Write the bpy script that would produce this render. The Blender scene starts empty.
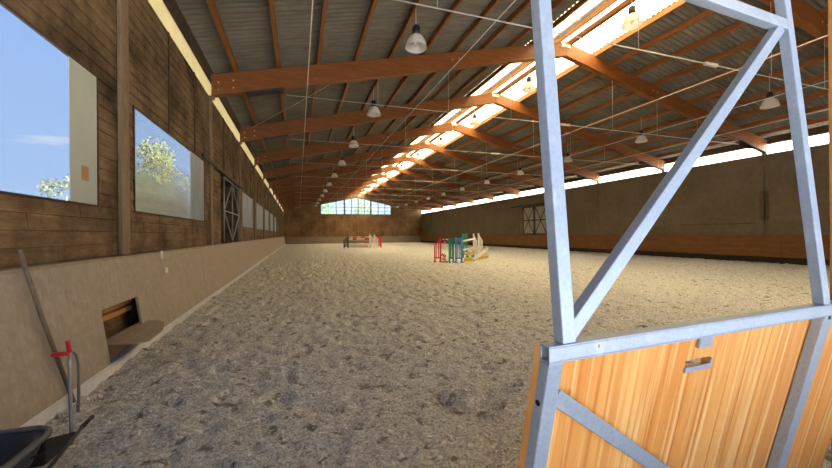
import bpy, math, random
from mathutils import Vector, Matrix, noise
random.seed(7)
SC = bpy.context.scene
COL = SC.collection
PI = math.pi
XL, XR, RID = -2.24, 21.7, 9.73            # inner wall faces and ridge line
NEAR, FAR = -2.2, 61.9
ORD = ['first','second','third','fourth','fifth','sixth','seventh','eighth','ninth','tenth','eleventh','twelfth']

# ------------------------------------------------------------------ materials
def nt(name):
    m = bpy.data.materials.new(name); m.use_nodes = True
    t = m.node_tree; t.nodes.clear()
    o = t.nodes.new('ShaderNodeOutputMaterial')
    return m, t, o
def N(t, kind, **kw):
    n = t.nodes.new(kind)
    for k, v in kw.items():
        if k in n.inputs: n.inputs[k].default_value = v
        else: setattr(n, k, v)
    return n
def ramp(t, fac, stops):
    r = t.nodes.new('ShaderNodeValToRGB')
    e = r.color_ramp.elements
    while len(e) < len(stops): e.new(0.5)
    for el, (p, c) in zip(e, stops):
        el.position = p; el.color = (*c, 1)
    t.links.new(fac, r.inputs['Fac']); return r.outputs['Color']
def coords(t, scale=(1,1,1), rot=(0,0,0)):
    c = t.nodes.new('ShaderNodeTexCoord'); mp = t.nodes.new('ShaderNodeMapping')
    mp.inputs['Scale'].default_value = scale; mp.inputs['Rotation'].default_value = rot
    t.links.new(c.outputs['Object'], mp.inputs['Vector']); return mp.outputs['Vector']
def noisef(t, vec, scale, detail=4, rough=.55, dist=0):
    n = N(t, 'ShaderNodeTexNoise', Scale=scale, Detail=detail, Roughness=rough, Distortion=dist)
    t.links.new(vec, n.inputs['Vector']); return n.outputs['Fac']
def mixc(t, fac, a, b, mode='MIX'):
    m = t.nodes.new('ShaderNodeMix'); m.data_type = 'RGBA'; m.blend_type = mode
    for s, v in (('Factor', fac),):
        if isinstance(v, (int, float)): m.inputs[0].default_value = v
        else: t.links.new(v, m.inputs[0])
    for i, v in ((6, a), (7, b)):
        if isinstance(v, tuple): m.inputs[i].default_value = (*v, 1)
        else: t.links.new(v, m.inputs[i])
    return m.outputs[2]
def principled(t, o, color, rough=.6, metal=0, spec=.4, bump=None, bstr=.3, bdist=.01):
    p = N(t, 'ShaderNodeBsdfPrincipled', Roughness=rough, Metallic=metal)
    p.inputs['Specular IOR Level'].default_value = spec
    if isinstance(color, tuple): p.inputs['Base Color'].default_value = (*color, 1)
    else: t.links.new(color, p.inputs['Base Color'])
    if bump is not None:
        b = N(t, 'ShaderNodeBump', Strength=bstr, Distance=bdist)
        t.links.new(bump, b.inputs['Height']); t.links.new(b.outputs['Normal'], p.inputs['Normal'])
    t.links.new(p.outputs['BSDF'], o.inputs['Surface']); return p
def plain(name, c, rough=.5, metal=0, var=.15, scale=6, spec=.4):
    m, t, o = nt(name); v = coords(t)
    f = noisef(t, v, scale)
    d = tuple(x*(1-var) for x in c); l = tuple(min(1, x*(1+var)) for x in c)
    principled(t, o, ramp(t, f, [(.3, d), (.7, l)]), rough, metal, spec)
    return m
def wood(name, dark, mid, light, stretch=(1, 1, 12), scale=2.5, rough=.65, spec=.25, stain=None, fine=.35):
    """grain runs along the axis with the small mapping scale"""
    m, t, o = nt(name)
    mx = max(stretch); sc = tuple(mx/s for s in stretch)
    v = coords(t, sc)
    f1 = noisef(t, v, scale, 5, .6, .6)
    f2 = noisef(t, v, scale*5, 3, .6)
    c = ramp(t, f1, [(.25, dark), (.5, mid), (.75, light)])
    c2 = ramp(t, f2, [(.3, tuple(x*(1-fine) for x in mid)), (.7, light)])
    col = mixc(t, .4, c, c2)
    if stain:
        v2 = coords(t, (1, 1, 1))
        s = noisef(t, v2, stain[1], 5, .65)
        k = ramp(t, s, [(.42, (0, 0, 0)), (.68, (1, 1, 1))])
        b = t.nodes.new('ShaderNodeRGBToBW'); t.links.new(k, b.inputs[0])
        col = mixc(t, b.outputs[0], col, stain[0])
    principled(t, o, col, rough, 0, spec, f2, .25, .004)
    return m
M = {}
M['glulam']  = wood('glulam spruce', (.12,.034,.0065), (.19,.06,.012), (.30,.11,.027), (10,1,1), 1.6, .5, .35)
M['purlin']  = wood('orange purlin timber', (.15,.05,.012), (.24,.092,.025), (.36,.155,.048), (1,12,1), 1.5, .6)
M['boards']  = wood('weathered brown wall boards', (.09,.052,.025), (.195,.122,.063), (.31,.215,.125), (1,9,1), 2.2, .75, .2, ((.035,.02,.01), 1.3))
M['batten']  = wood('brown wall batten', (.12,.08,.045), (.23,.16,.095), (.32,.235,.145), (1,1,10), 2.5, .7)
M['wframe']  = plain('dark timber and gap shade', (.07,.045,.026), .75)
M['ply']     = wood('grey plywood kickboard', (.31,.26,.21), (.42,.365,.305), (.49,.435,.37), (1,1,7), 2.2, .6, .25, ((.36,.30,.24), 12.0), .3)
M['kickor']  = wood('orange brown kickboard', (.13,.055,.02), (.20,.09,.034), (.27,.13,.055), (1,6,1), 1.2, .6)
def gateply():
    m, t, o = nt('varnished orange plywood')
    def band(sx, sz, lo, hi):
        n = noisef(t, coords(t, (sx, .2, sz)), 1.0, 3, .5)
        r = ramp(t, n, [(lo, (0,0,0)), (hi, (1,1,1))]); b = t.nodes.new('ShaderNodeRGBToBW'); t.links.new(r, b.inputs[0]); return b.outputs[0]
    c = mixc(t, band(7, .5, .36, .64), (.74,.29,.06), (.88,.45,.13))
    c = mixc(t, band(30, .9, .50, .68), c, (.94,.60,.24))
    c = mixc(t, band(40, .8, .54, .70), c, (.64,.22,.04))
    k = N(t, 'ShaderNodeTexVoronoi', Scale=4.2); t.links.new(coords(t, (1,1,.6)), k.inputs['Vector'])
    r = ramp(t, k.outputs['Distance'], [(.03, (1,1,1)), (.07, (0,0,0))]); b = t.nodes.new('ShaderNodeRGBToBW'); t.links.new(r, b.inputs[0])
    c = mixc(t, b.outputs[0], c, (.50,.17,.04))
    principled(t, o, c, .42, 0, .4); return m
M['gateply']  = gateply()
M['farply']  = wood('dark brown end wall panel', (.10,.045,.018), (.17,.08,.031), (.23,.12,.05), (1,1,4), 1.0, .55, .3, ((.30,.20,.11), .55))
M['farkick'] = wood('grey end kickboard', (.22,.17,.12), (.30,.24,.175), (.37,.30,.22), (6,1,1), 1.2, .7)
M['cap']     = wood('greyed cap board', (.24,.18,.125), (.36,.29,.215), (.46,.38,.29), (1,10,1), 2.5, .7)
M['pole']    = wood('grey wooden handle', (.13,.09,.06), (.21,.16,.11), (.28,.22,.16), (1,1,8), 5, .6)
M['post']    = wood('orange timber post', (.45,.18,.05), (.58,.27,.085), (.68,.36,.13), (1,1,10), 3, .6)
M['cement']  = None
M['dark']    = plain('dark steel', (.03,.032,.036), .5, .3)
M['black']   = plain('black plastic', (.012,.012,.014), .38, 0, .2)
M['tub']     = plain('blue black plastic tub', (.018,.021,.032), .36, 0, .2)
M['tubrim']  = plain('worn grey plastic rim', (.10,.10,.11), .6, 0, .35, 22)
M['red']     = plain('red plastic grip', (.62,.02,.03), .35, 0, .1)
M['greytube']= plain('grey metal tube', (.34,.37,.42), .35, .6)
M['wire']    = plain('steel wire', (.50,.47,.44), .45, .5)
M['rope']    = plain('pale rope', (.55,.47,.34), .8)
M['tie']     = plain('galvanised tie rod', (.50,.47,.43), .45, .4)
M['conc']    = plain('pale concrete plinth', (.66,.67,.72), .8, 0, .08, 9, .2)
M['gapshade']   = plain('plinth in painted gap shade', (.05,.042,.036), .85, 0, .2, 9, .1)
M['ground']  = plain('pale grey yard', (.38,.40,.44), .9, 0, .2, .6, .1)
M['jred']    = plain('red jump paint', (.72,.03,.06), .45)
M['jwhite']  = plain('white jump paint', (.80,.79,.76), .5, 0, .06)
M['jgreen']  = plain('green jump paint', (.02,.30,.20), .45)
M['jblue']   = plain('blue jump paint', (.05,.27,.62), .45)
M['jyellow'] = plain('yellow jump paint', (.72,.55,.05), .5)
M['jblack']  = plain('black jump paint', (.02,.02,.022), .5)
M['tag']     = plain('white tag', (.70,.69,.66), .6, 0, .1)
M['cardtan'] = plain('tan tape', (.42,.24,.10), .7)
M['bolt']    = plain('bolt steel', (.55,.54,.52), .4, .7)

def galvanised():
    m, t, o = nt('galvanised steel tube'); v = coords(t)
    f = N(t, 'ShaderNodeTexVoronoi', Scale=55.0); t.links.new(v, f.inputs['Vector'])
    g = noisef(t, v, 9, 6, .7)
    c = ramp(t, f.outputs['Distance'], [(.0, (.34,.42,.53)), (.6, (.385,.475,.60))])
    k = ramp(t, g, [(.54, (0,0,0)), (.74, (1,1,1))])
    b = t.nodes.new('ShaderNodeRGBToBW'); t.links.new(k, b.inputs[0])
    col = mixc(t, b.outputs[0], c, (.50,.58,.67))
    p = principled(t, o, col, .42, .3, .5, g, .12, .003)
    return m
M['galv'] = galvanised()

def sheet_mat():
    m, t, o = nt('fibre cement roof sheet'); v = coords(t)
    f = noisef(t, v, .7, 5, .6); g = noisef(t, coords(t, (1, 9, 1)), 2.0, 4)
    c = ramp(t, f, [(.3, (.13,.115,.086)), (.7, (.22,.195,.15))])
    c2 = ramp(t, g, [(.35, (.10,.088,.066)), (.65, (.21,.19,.15))])
    principled(t, o, mixc(t, .4, c, c2), .8, 0, .2)
    return m
M['sheet'] = sheet_mat()

def plaster():
    m, t, o = nt('brown grey wall panel'); v = coords(t)
    f = noisef(t, v, .5, 5, .6); g = noisef(t, v, 5, 4, .6)
    c = ramp(t, f, [(.3, (.145,.115,.076)), (.7, (.19,.155,.105))])
    principled(t, o, mixc(t, .12, c, ramp(t, g, [(.3, (.12,.09,.06)), (.7, (.45,.38,.3))])), .85, 0, .15)
    return m
M['plaster'] = plaster()
M['farplaster'] = plain('dark wall patch', (.13,.10,.068), .85, 0, .1, 3, .15)

def sand():
    m, t, o = nt('trodden riding sand'); v = coords(t)
    big = noisef(t, v, .55, 4, .6); mid = noisef(t, v, 5.5, 6, .72); fine = noisef(t, v, 42, 5, .75)
    clod = noisef(t, v, 14, 6, .7, .4)
    c = ramp(t, big, [(.3, (.64,.635,.63)), (.7, (.76,.755,.75))])
    d = ramp(t, mid, [(.38, (.36,.35,.34)), (.52, (.70,.69,.68)), (.68, (.85,.845,.84))])
    e = ramp(t, fine, [(.40, (.20,.195,.19)), (.50, (.68,.675,.67)), (.62, (.98,.98,.98))])
    col = mixc(t, .62, mixc(t, .45, c, d), e)
    def mask(fac, lo, hi):
        k = ramp(t, fac, [(lo, (0,0,0)), (hi, (1,1,1))]); b = t.nodes.new('ShaderNodeRGBToBW'); t.links.new(k, b.inputs[0]); return b.outputs[0]
    col = mixc(t, mask(noisef(t, coords(t, (1,1.0,1), (0,0,.4)), 6.5, 4, .62), .565, .65), col, (.24,.225,.205))  # dark specks: shadows of hoof prints put into the sand colour
    col = mixc(t, mask(noisef(t, coords(t, (1,1.3,1), (0,0,1.1)), 19, 3, .55), .58, .66), col, (.97,.965,.955))
    a = N(t, 'ShaderNodeMath', operation='ADD'); t.links.new(clod, a.inputs[0])
    mm = N(t, 'ShaderNodeMath', operation='MULTIPLY'); t.links.new(fine, mm.inputs[0]); mm.inputs[1].default_value = .55
    t.links.new(mm.outputs[0], a.inputs[1])
    principled(t, o, col, .95, 0, .1, a.outputs[0], 1.0, .045)
    return m
M['sand'] = sand()

def sheeting(name, trans_col, transp, rough_noise=None, gloss=.04):
    """translucent plastic: lets light through diffusely, partly clear"""
    m, t, o = nt(name)
    tl = N(t, 'ShaderNodeBsdfTranslucent'); df = N(t, 'ShaderNodeBsdfDiffuse'); tr = N(t, 'ShaderNodeBsdfTransparent')
    v = coords(t)
    if rough_noise:
        f = noisef(t, coords(t, rough_noise[0]), rough_noise[1], 5, .65)
        c = ramp(t, f, [(.3, tuple(x*rough_noise[2] for x in trans_col)), (.7, trans_col)])
        t.links.new(c, tl.inputs['Color']); t.links.new(c, df.inputs['Color'])
    else:
        tl.inputs['Color'].default_value = (*trans_col, 1); df.inputs['Color'].default_value = (*trans_col, 1)
    s1 = N(t, 'ShaderNodeMixShader'); s1.inputs[0].default_value = .25
    t.links.new(tl.outputs[0], s1.inputs[1]); t.links.new(df.outputs[0], s1.inputs[2])
    s2 = N(t, 'ShaderNodeMixShader')
    if isinstance(transp, tuple):
        f2 = noisef(t, coords(t, transp[3]), transp[2], 5, .65)
        r = ramp(t, f2, [(.35, (transp[0],)*3), (.68, (transp[1],)*3)])
        b = t.nodes.new('ShaderNodeRGBToBW'); t.links.new(r, b.inputs[0]); t.links.new(b.outputs[0], s2.inputs[0])
    else: s2.inputs[0].default_value = transp
    t.links.new(s1.outputs[0], s2.inputs[1]); t.links.new(tr.outputs[0], s2.inputs[2])
    t.links.new(s2.outputs[0], o.inputs['Surface'])
    return m
M['skysheet'] = sheeting('translucent skylight sheet', (.95,.78,.46), 0.0, ((1,1,1), 1.2, .9))
M['eaveL']    = sheeting('cream translucent eave sheet', (.90,.79,.52), 0.0, ((1,1,1), 3, .9))
M['eaveR']    = sheeting('white translucent eave sheet', (.88,.86,.80), 0.0)
M['clear']    = sheeting('clear window film', (.80,.85,.90), .93)
def hazefilm():
    m = sheeting('dusty window film', (.50,.435,.29), .3, ((1, .5, 5), 2.5, .72))
    t = m.node_tree
    mixes = [n for n in t.nodes if n.bl_idname == 'ShaderNodeMixShader']
    s2 = [n for n in mixes if not n.inputs[0].is_linked and abs(n.inputs[0].default_value-.3) < 1e-4][0]
    c = t.nodes.new('ShaderNodeTexCoord'); sp = t.nodes.new('ShaderNodeSeparateXYZ'); t.links.new(c.outputs['Object'], sp.inputs[0])
    f = noisef(t, coords(t, (1, .7, 1)), 1.6, 5, .65)
    a = N(t, 'ShaderNodeMath', operation='MULTIPLY_ADD'); t.links.new(f, a.inputs[0]); a.inputs[1].default_value = .9; a.inputs[2].default_value = -.45
    b = N(t, 'ShaderNodeMath', operation='ADD'); t.links.new(sp.outputs['Z'], b.inputs[0]); t.links.new(a.outputs[0], b.inputs[1])
    r = ramp(t, b.outputs[0], [(.25, (.22,)*3), (1.0, (.86,)*3)])
    w = t.nodes.new('ShaderNodeRGBToBW'); t.links.new(r, w.inputs[0]); t.links.new(w.outputs[0], s2.inputs[0])
    return m
M['haze']     = hazefilm()
M['milky']    = sheeting('milky window film', (.52,.48,.39), .05, ((1, 1, .4), 2.0, .7))
M['cream']    = sheeting('cream window panel', (.60,.56,.44), .0, ((1, 1, .6), 2.0, .92))
M['farglass'] = sheeting('end window glass', (.75,.85,.80), .72, ((1,1,1), .8, .85))
M['doorpane'] = plain('pale door sheet', (.34,.32,.28), .7, 0, .1, 3)
def lampglass():
    m, t, o = nt('ribbed lamp glass'); p = N(t, 'ShaderNodeBsdfPrincipled', Roughness=.22)
    p.inputs['Base Color'].default_value = (.80,.76,.74, 1)
    a = N(t, 'ShaderNodeBsdfTranslucent'); a.inputs['Color'].default_value = (.8,.76,.74,1)
    s = N(t, 'ShaderNodeMixShader'); s.inputs[0].default_value = .5
    t.links.new(p.outputs[0], s.inputs[1]); t.links.new(a.outputs[0], s.inputs[2]); t.links.new(s.outputs[0], o.inputs['Surface'])
    return m
M['lampglass'] = lampglass()
def leafmat(name, c1, c2):
    m, t, o = nt(name); f = noisef(t, coords(t), 2.2, 4)
    c = ramp(t, f, [(.3, c1), (.7, c2)])
    d = N(t, 'ShaderNodeBsdfDiffuse'); l = N(t, 'ShaderNodeBsdfTranslucent'); s = N(t, 'ShaderNodeMixShader'); s.inputs[0].default_value = .4
    t.links.new(c, d.inputs[0]); t.links.new(c, l.inputs[0])
    t.links.new(d.outputs[0], s.inputs[1]); t.links.new(l.outputs[0], s.inputs[2]); t.links.new(s.outputs[0], o.inputs['Surface'])
    return m
M['leaf'] = leafmat('yellow green leaves', (.055,.07,.03), (.11,.12,.06))
M['leaf2'] = leafmat('fresh green leaves', (.06,.16,.05), (.14,.28,.10))
M['bark'] = plain('bark', (.12,.09,.06), .9)

# ------------------------------------------------------------------ mesh builder
class MB:
    def __init__(s): s.v = []; s.f = []; s.m = []; s.mi = 0; s.smooth = []
    def face(s, pts, smooth=False):
        b = len(s.v); s.v += [tuple(p) for p in pts]; s.f.append(tuple(range(b, b+len(pts)))); s.m.append(s.mi); s.smooth.append(smooth)
    def faces(s, pts, fs, smooth=False):
        b = len(s.v); s.v += [tuple(p) for p in pts]
        for f in fs: s.f.append(tuple(b+i for i in f)); s.m.append(s.mi); s.smooth.append(smooth)
    def hexa(s, p):   # p: 4 bottom, 4 top
        s.faces(p, [(3,2,1,0), (4,5,6,7), (0,1,5,4), (1,2,6,5), (2,3,7,6), (3,0,4,7)]); return s
    def box(s, a, b):
        x0,y0,z0 = a; x1,y1,z1 = b
        return s.hexa([(x0,y0,z0),(x1,y0,z0),(x1,y1,z0),(x0,y1,z0),(x0,y0,z1),(x1,y0,z1),(x1,y1,z1),(x0,y1,z1)])
    def bar(s, p0, p1, w, h, up=(0,0,1), bev=0):
        p0 = Vector(p0); p1 = Vector(p1); d = (p1-p0).normalized(); u = Vector(up)
        r = d.cross(u)
        if r.length < 1e-5: r = d.cross(Vector((1,0,0)))
        r.normalize(); u = r.cross(d).normalized()
        q = []
        for p in (p0, p1):
            q.append([p - r*w/2 - u*h/2, p + r*w/2 - u*h/2, p + r*w/2 + u*h/2, p - r*w/2 + u*h/2])
        return s.hexa(q[0] + q[1])
    def tube(s, pts, rad, n=8, caps=True):
        pts = [Vector(p) for p in pts]; R = rad if isinstance(rad, (list, tuple)) else [rad]*len(pts)
        b = len(s.v); ref = None
        for i, p in enumerate(pts):
            d = (pts[min(i+1, len(pts)-1)] - pts[max(i-1, 0)]).normalized()
            if ref is None:
                ref = d.cross(Vector((0,0,1)))
                if ref.length < 1e-3: ref = Vector((1,0,0))
            ref = (ref - d*ref.dot(d)).normalized(); w = d.cross(ref)
            for k in range(n):
                a = 2*PI*k/n; s.v.append(tuple(p + (ref*math.cos(a) + w*math.sin(a))*R[i]))
        for i in range(len(pts)-1):
            for k in range(n):
                k2 = (k+1) % n
                s.f.append((b+i*n+k, b+i*n+k2, b+(i+1)*n+k2, b+(i+1)*n+k)); s.m.append(s.mi); s.smooth.append(True)
        if caps:
            s.f.append(tuple(b+k for k in range(n))[::-1]); s.m.append(s.mi); s.smooth.append(False)
            e = b+(len(pts)-1)*n; s.f.append(tuple(e+k for k in range(n))); s.m.append(s.mi); s.smooth.append(False)
        return s
    def lathe(s, c, prof, n=24):
        c = Vector(c); b = len(s.v)
        for r, z in prof:
            for k in range(n):
                a = 2*PI*k/n; s.v.append((c.x + r*math.cos(a), c.y + r*math.sin(a), c.z + z))
        for i in range(len(prof)-1):
            for k in range(n):
                k2 = (k+1) % n
                s.f.append((b+i*n+k, b+i*n+k2, b+(i+1)*n+k2, b+(i+1)*n+k)); s.m.append(s.mi); s.smooth.append(True)
        return s
    def build(s, name, mats, parent=None, origin=None, bevel=0):
        off = Vector(origin) if origin is not None else Vector((0,0,0))
        if parent is not None: off = WL[parent.name]
        me = bpy.data.meshes.new(name)
        me.from_pydata([tuple(Vector(v)-off) for v in s.v], [], s.f)
        if not isinstance(mats, (list, tuple)): mats = [mats]
        for m in mats: me.materials.append(m)
        me.polygons.foreach_set('material_index', s.m); me.polygons.foreach_set('use_smooth', s.smooth)
        me.update()
        o = bpy.data.objects.new(name, me); COL.objects.link(o)
        WL[o.name] = off.copy()
        if parent is not None: o.parent = parent
        else: o.location = off
        if bevel:
            bm = o.modifiers.new('Bevel', 'BEVEL'); bm.width = bevel; bm.segments = 2; bm.limit_method = 'ANGLE'
        return o
WL = {}
def thing(name, loc, label, cat, group=None, kind=None):
    o = bpy.data.objects.new(name, None); COL.objects.link(o); o.location = loc; o.empty_display_size = .2
    WL[o.name] = Vector(loc); return tag(o, label, cat, group, kind)
def tag(o, label, cat, group=None, kind=None):
    if label: o['label'] = label
    if cat: o['category'] = cat
    if group: o['group'] = group
    if kind: o['kind'] = kind
    return o
def struct(o, label=None, cat=None):
    o['kind'] = 'structure'
    return tag(o, label, cat)
def copy_tree(o, loc, label=None, group=None):
    c = o.copy(); COL.objects.link(c); c.location = loc
    if label: c['label'] = label
    if group: c['group'] = group
    for ch in list(o.children):
        d = ch.copy(); COL.objects.link(d); d.parent = c
        for g in list(ch.children):
            e = g.copy(); COL.objects.link(e); e.parent = d
    return c

# ------------------------------------------------------------------ floor
def sandheight(x, y):
    p = Vector((x, y, 0))
    h = .034*noise.noise(p*1.3) + .036*noise.noise(p*3.7 + Vector((7,0,3))) 
    n2 = noise.noise(p*8.5 + Vector((0,5,1)))
    h += .028*n2 + .018*noise.noise(p*19) + .034*max(0, noise.noise(p*11 + Vector((2,2,8)))) 
    c = noise.noise(p*5.2 + Vector((3,9,2)))
    if c > .28: h -= .10*(c-.28)/.5            # hoof prints
    return h - .012
def floor():
    xs = []
    x = XL
    while x < XR:
        xs.append(x); x += .036 if x < 4 else .036 + (x-4)*.011
    xs.append(XR)
    ys = [NEAR]; y = .6; 
    ys += [-.8]
    while y < FAR:
        ys.append(y); y += max(.03, .011*(y-.2))
    ys.append(FAR)
    v = []; f = []
    for yy in ys:
        a = min(1, max(.25, (45-yy)/30))
        for xx in xs:
            h = sandheight(xx, yy)*a
            if xx < -1.5:                       # sand banked against the plinth
                k = (-1.5-xx)/.45; h += .014*k*k*(.5+noise.noise(Vector((yy*.7, 3, 1))))
            v.append((xx, yy, h))
    n = len(xs)
    for j in range(len(ys)-1):
        for i in range(n-1):
            f.append((j*n+i, j*n+i+1, (j+1)*n+i+1, (j+1)*n+i))
    me = bpy.data.meshes.new('floor'); me.from_pydata(v, [], f); me.materials.append(M['sand'])
    me.polygons.foreach_set('use_smooth', [True]*len(f)); me.update()
    o = bpy.data.objects.new('floor', me); COL.objects.link(o); struct(o)
floor()
g = MB(); g.box((-160,-120,-.5), (200, 260, -.12)); struct(g.build('ground', M['ground']))

# ------------------------------------------------------------------ left wall
ROW = .152
wins = [(1.2,5.16), (6.15,10.17), (16.58,20.33), (21.9,26.1), (27.25,31.37), (32.45,36.27), (38.2,42.06)]
WZ0, WZ1 = 1.86, 3.38
DY0, DY1, DZ0, DZ1 = 12.25, 15.4, 1.1, 3.38
def intervals(z0, z1):
    cuts = []
    zc = (z0+z1)/2
    if WZ0 < zc < WZ1: cuts += wins
    if DZ0 < zc < DZ1: cuts.append((DY0, DY1))
    cuts.sort(); out = []; y = NEAR
    for a, b in cuts:
        if a > y: out.append((y, a))
        y = b
    out.append((y, FAR)); return out
mb = MB(); z = WZ0 - 13*ROW
rows = []
while z < 5.27:
    z1 = min(z+ROW, 5.27); rows.append((z, z1)); z = z1 if z1 - z < ROW-1e-6 else z+ROW
for (z0, z1) in rows:
    if z1-z0 < .01: continue
    for a, b in intervals(z0, z1):
        y = a
        while y < b-1e-6:                        # boards butt at random lengths
            e = min(b, y + random.uniform(2.2, 4.2))
            if b - e < .6: e = b
            j = random.uniform(-.003, .003); t = .014
            g_ = .004
            x0 = XL - .014
            mb.hexa([(x0-.02,y,z0),(x0+t+j,y+.002,z0+g_),(x0+t+j,e-.002,z0+g_),(x0-.02,e,z0),
                     (x0-.02,y,z1),(x0+j,y+.002,z1),(x0+j,e-.002,z1),(x0-.02,e,z1)])
            y = e
wl = struct(mb.build('wall_left', M['boards']))
# posts, and dark strips painted as shadow gaps between the board panels
def vert_spans(y):
    for a, b in wins:
        if a-.04 < y < b+.04: return [(WZ1+.012, 5.24)]
    if DY0-.04 < y < DY1+.04: return [(WZ1+.02, 5.24)]
    return [(1.0, 5.24)]
beams_y = [5.93 + 5.07*k for k in range(11)]
for k, by in enumerate([.86] + beams_y):
    pb = MB(); yc = by - .16
    pb.box((XL+.002, yc-.12, 1.0), (XL+.05, yc+.11, 5.24)); pb.build('wall_post', M['batten'], wl, bevel=.008)
    for q in (1.69, 3.38):
        y = by + q
        if y < 5: continue
        for z0, z1 in vert_spans(y):
            b2 = MB(); b2.box((XL+.002, y-.028, z0), (XL+.022, y+.028, z1)); b2.build('batten', M['wframe'], wl)  # shade of a panel gap drawn as a thin dark strip
# windows
wmat = ['clear','haze','milky','milky','milky','milky','milky']
for i, (a, b) in enumerate(wins):
    fr = MB()
    fr.box((XL-.02,a-.012,WZ0-.01),(XL+.012,a+.01,WZ1+.01)); fr.box((XL-.02,b-.01,WZ0-.01),(XL+.012,b+.012,WZ1+.01))
    fr.box((XL-.02,a+.01,WZ0-.01),(XL+.012,b-.01,WZ0+.008)); fr.box((XL-.02,a+.01,WZ1-.008),(XL+.012,b-.01,WZ1+.01))
    o = struct(fr.build(f'window_{i+1}', M['wframe'], origin=(XL, (a+b)/2, WZ0)))
    if i == 0:
        p = MB(); p.box((XL-.004,a+.012,WZ0+.01),(XL-.001,4.625,WZ1-.01)); p.build('pane', M['clear'], o)
        p = MB(); p.box((XL-.005,4.625,WZ0+.01),(XL+.002,b-.012,WZ1-.01)); p.build('cream_panel', M['cream'], o)['label'] = 'opaque cream panel at the end of the film'
        p = MB(); p.box((XL+.003,4.83,2.12),(XL+.006,4.96,2.28)); p.build('tape_patch', M['cardtan'], o)['label'] = 'tan tape patch'
    elif i == 1:
        p = MB(); p.box((XL-.004,a+.012,WZ0+.01),(XL-.001,9.0,WZ1-.01)); p.build('pane', M['haze'], o)
        p = MB(); p.box((XL-.005,9.0,WZ0+.01),(XL+.002,b-.012,WZ1-.01)); p.build('milky_panel', M['milky'], o)['label'] = 'milky panel at the end of the film'
    else:
        p = MB(); p.box((XL-.006,a+.012,WZ0+.01),(XL,b-.012,WZ1-.01)); p.build('pane', M['milky'], o)
# doorway recess behind the steel lattice gate
r = MB()
x0, x1 = XL-.6, XL-.02
r.face([(x0,DY0-.05,.0),(x0,DY1+.05,.0),(x0,DY1+.05,3.43),(x0,DY0-.05,3.43)])
r.face([(x0,DY0-.05,.0),(x1,DY0-.05,.0),(x1,DY0-.05,3.43),(x0,DY0-.05,3.43)])
r.face([(x0,DY1+.05,.0),(x1,DY1+.05,.0),(x1,DY1+.05,3.43),(x0,DY1+.05,3.43)])
r.face([(x0,DY0-.05,3.43),(x1,DY0-.05,3.43),(x1,DY1+.05,3.43),(x0,DY1+.05,3.43)])
struct(r.build('wall_recess', M['boards']))
# steel lattice gate and its sliding track
lg = thing('lattice_gate', (XL+.06, 13.85, 1.1), 'grey steel lattice gate in the dark doorway of the left wall', 'gate')
gx = XL+.07
def gbar(name, p0, p1, r=.022):
    q = MB(); q.tube([(gx, *p0), (gx, *p1)], r, 6); return q.build(name, M['greytube'], lg)
gbar('stile', (12.32,1.3), (12.32,3.3)); gbar('stile', (15.3,1.3), (15.3,3.3)); gbar('stile', (13.8,1.3), (13.8,3.3))
gbar('rail', (12.32,3.3), (15.3,3.3)); gbar('rail', (12.32,2.27), (15.3,2.27))
for a, b in (((12.34,2.29),(13.78,3.28)), ((13.82,3.28),(15.28,2.29)), ((12.34,2.25),(13.78,1.32)), ((13.82,1.32),(15.28,2.25))): gbar('brace', a, b)
t = MB(); t.box((XL+.06, 9.7, 3.40), (XL+.11, 16.3, 3.48)); tr = t.build('hanging_track', M['dark'], origin=(XL+.16, 13, 3.36))
tag(tr, 'dark steel sliding track above the lattice gate doorway', 'door track')
for y in (12.4, 15.2):
    q = MB(); q.box((XL+.045,y-.06,3.335),(XL+.105,y+.06,3.40)); q.build('roller', M['dark'], tr)

# eave strips (translucent, between wall top and roof)
for side, xx, mt, nm in (('left', XL-.05, 'eaveL', 8), ('right', XR+.05, 'eaveR', 9)):
    fr = MB(); d = -1 if side == 'left' else 1
    fr.box((min(xx, xx+d*.06), NEAR, 5.23), (max(xx, xx+d*.06), FAR, 5.275))
    fr.box((min(xx, xx+d*.06), NEAR, 5.73), (max(xx, xx+d*.06), FAR, 5.77))
    o = struct(fr.build(f'window_{nm}', M['batten'], origin=(xx, 30, 5.23)))
    ys = [NEAR, .96] + [b+.1 for b in beams_y] + [FAR]
    for a, b in zip(ys, ys[1:]):
        p = MB(); p.box((xx-.006, a+.01, 5.275), (xx+.006, b-.01, 5.73)); p.build('pane', M[mt], o)

# ------------------------------------------------------------------ left kickboard
def kx(z): return -2.10 + (1.22-z)*.155/1.1        # inclined face: out at the bottom
kb = thing('kickboard', (-2.1, 30, 0), 'grey plywood kickboard leaning along the whole left wall', 'kickboard')
HY0, HY1, HZ0, HZ1 = 4.72, 5.64, .125, .70
def slab(mb, y0, y1, z0, z1, fx, th=.03):
    mb.hexa([(fx(z0)-th,y0,z0),(fx(z0),y0,z0),(fx(z0),y1,z0),(fx(z0)-th,y1,z0),(fx(z1)-th,y0,z1),(fx(z1),y0,z1),(fx(z1),y1,z1),(fx(z1)-th,y1,z1)])
seams = [NEAR, 1.0, 2.2, 6.6] + [6.6+2.5*k for k in range(1, 23)] + [FAR]
for a, b in zip(seams, seams[1:]):
    q = MB(); a2, b2 = a+.0018, b-.0018
    if a < HY0 < b:
        slab(q, a2, HY0, .11, 1.22, kx); slab(q, HY1, b2, .11, 1.22, kx); slab(q, HY0, HY1, HZ1, 1.22, kx)
    else: slab(q, a2, b2, .11, 1.22, kx)
    q.build('panel', M['ply'], kb)
q = MB(); q.box((XL+.02, NEAR, 1.221), (kx(1.22)+.012, FAR, 1.25)); q.build('cap_board', M['cap'], kb)
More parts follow.
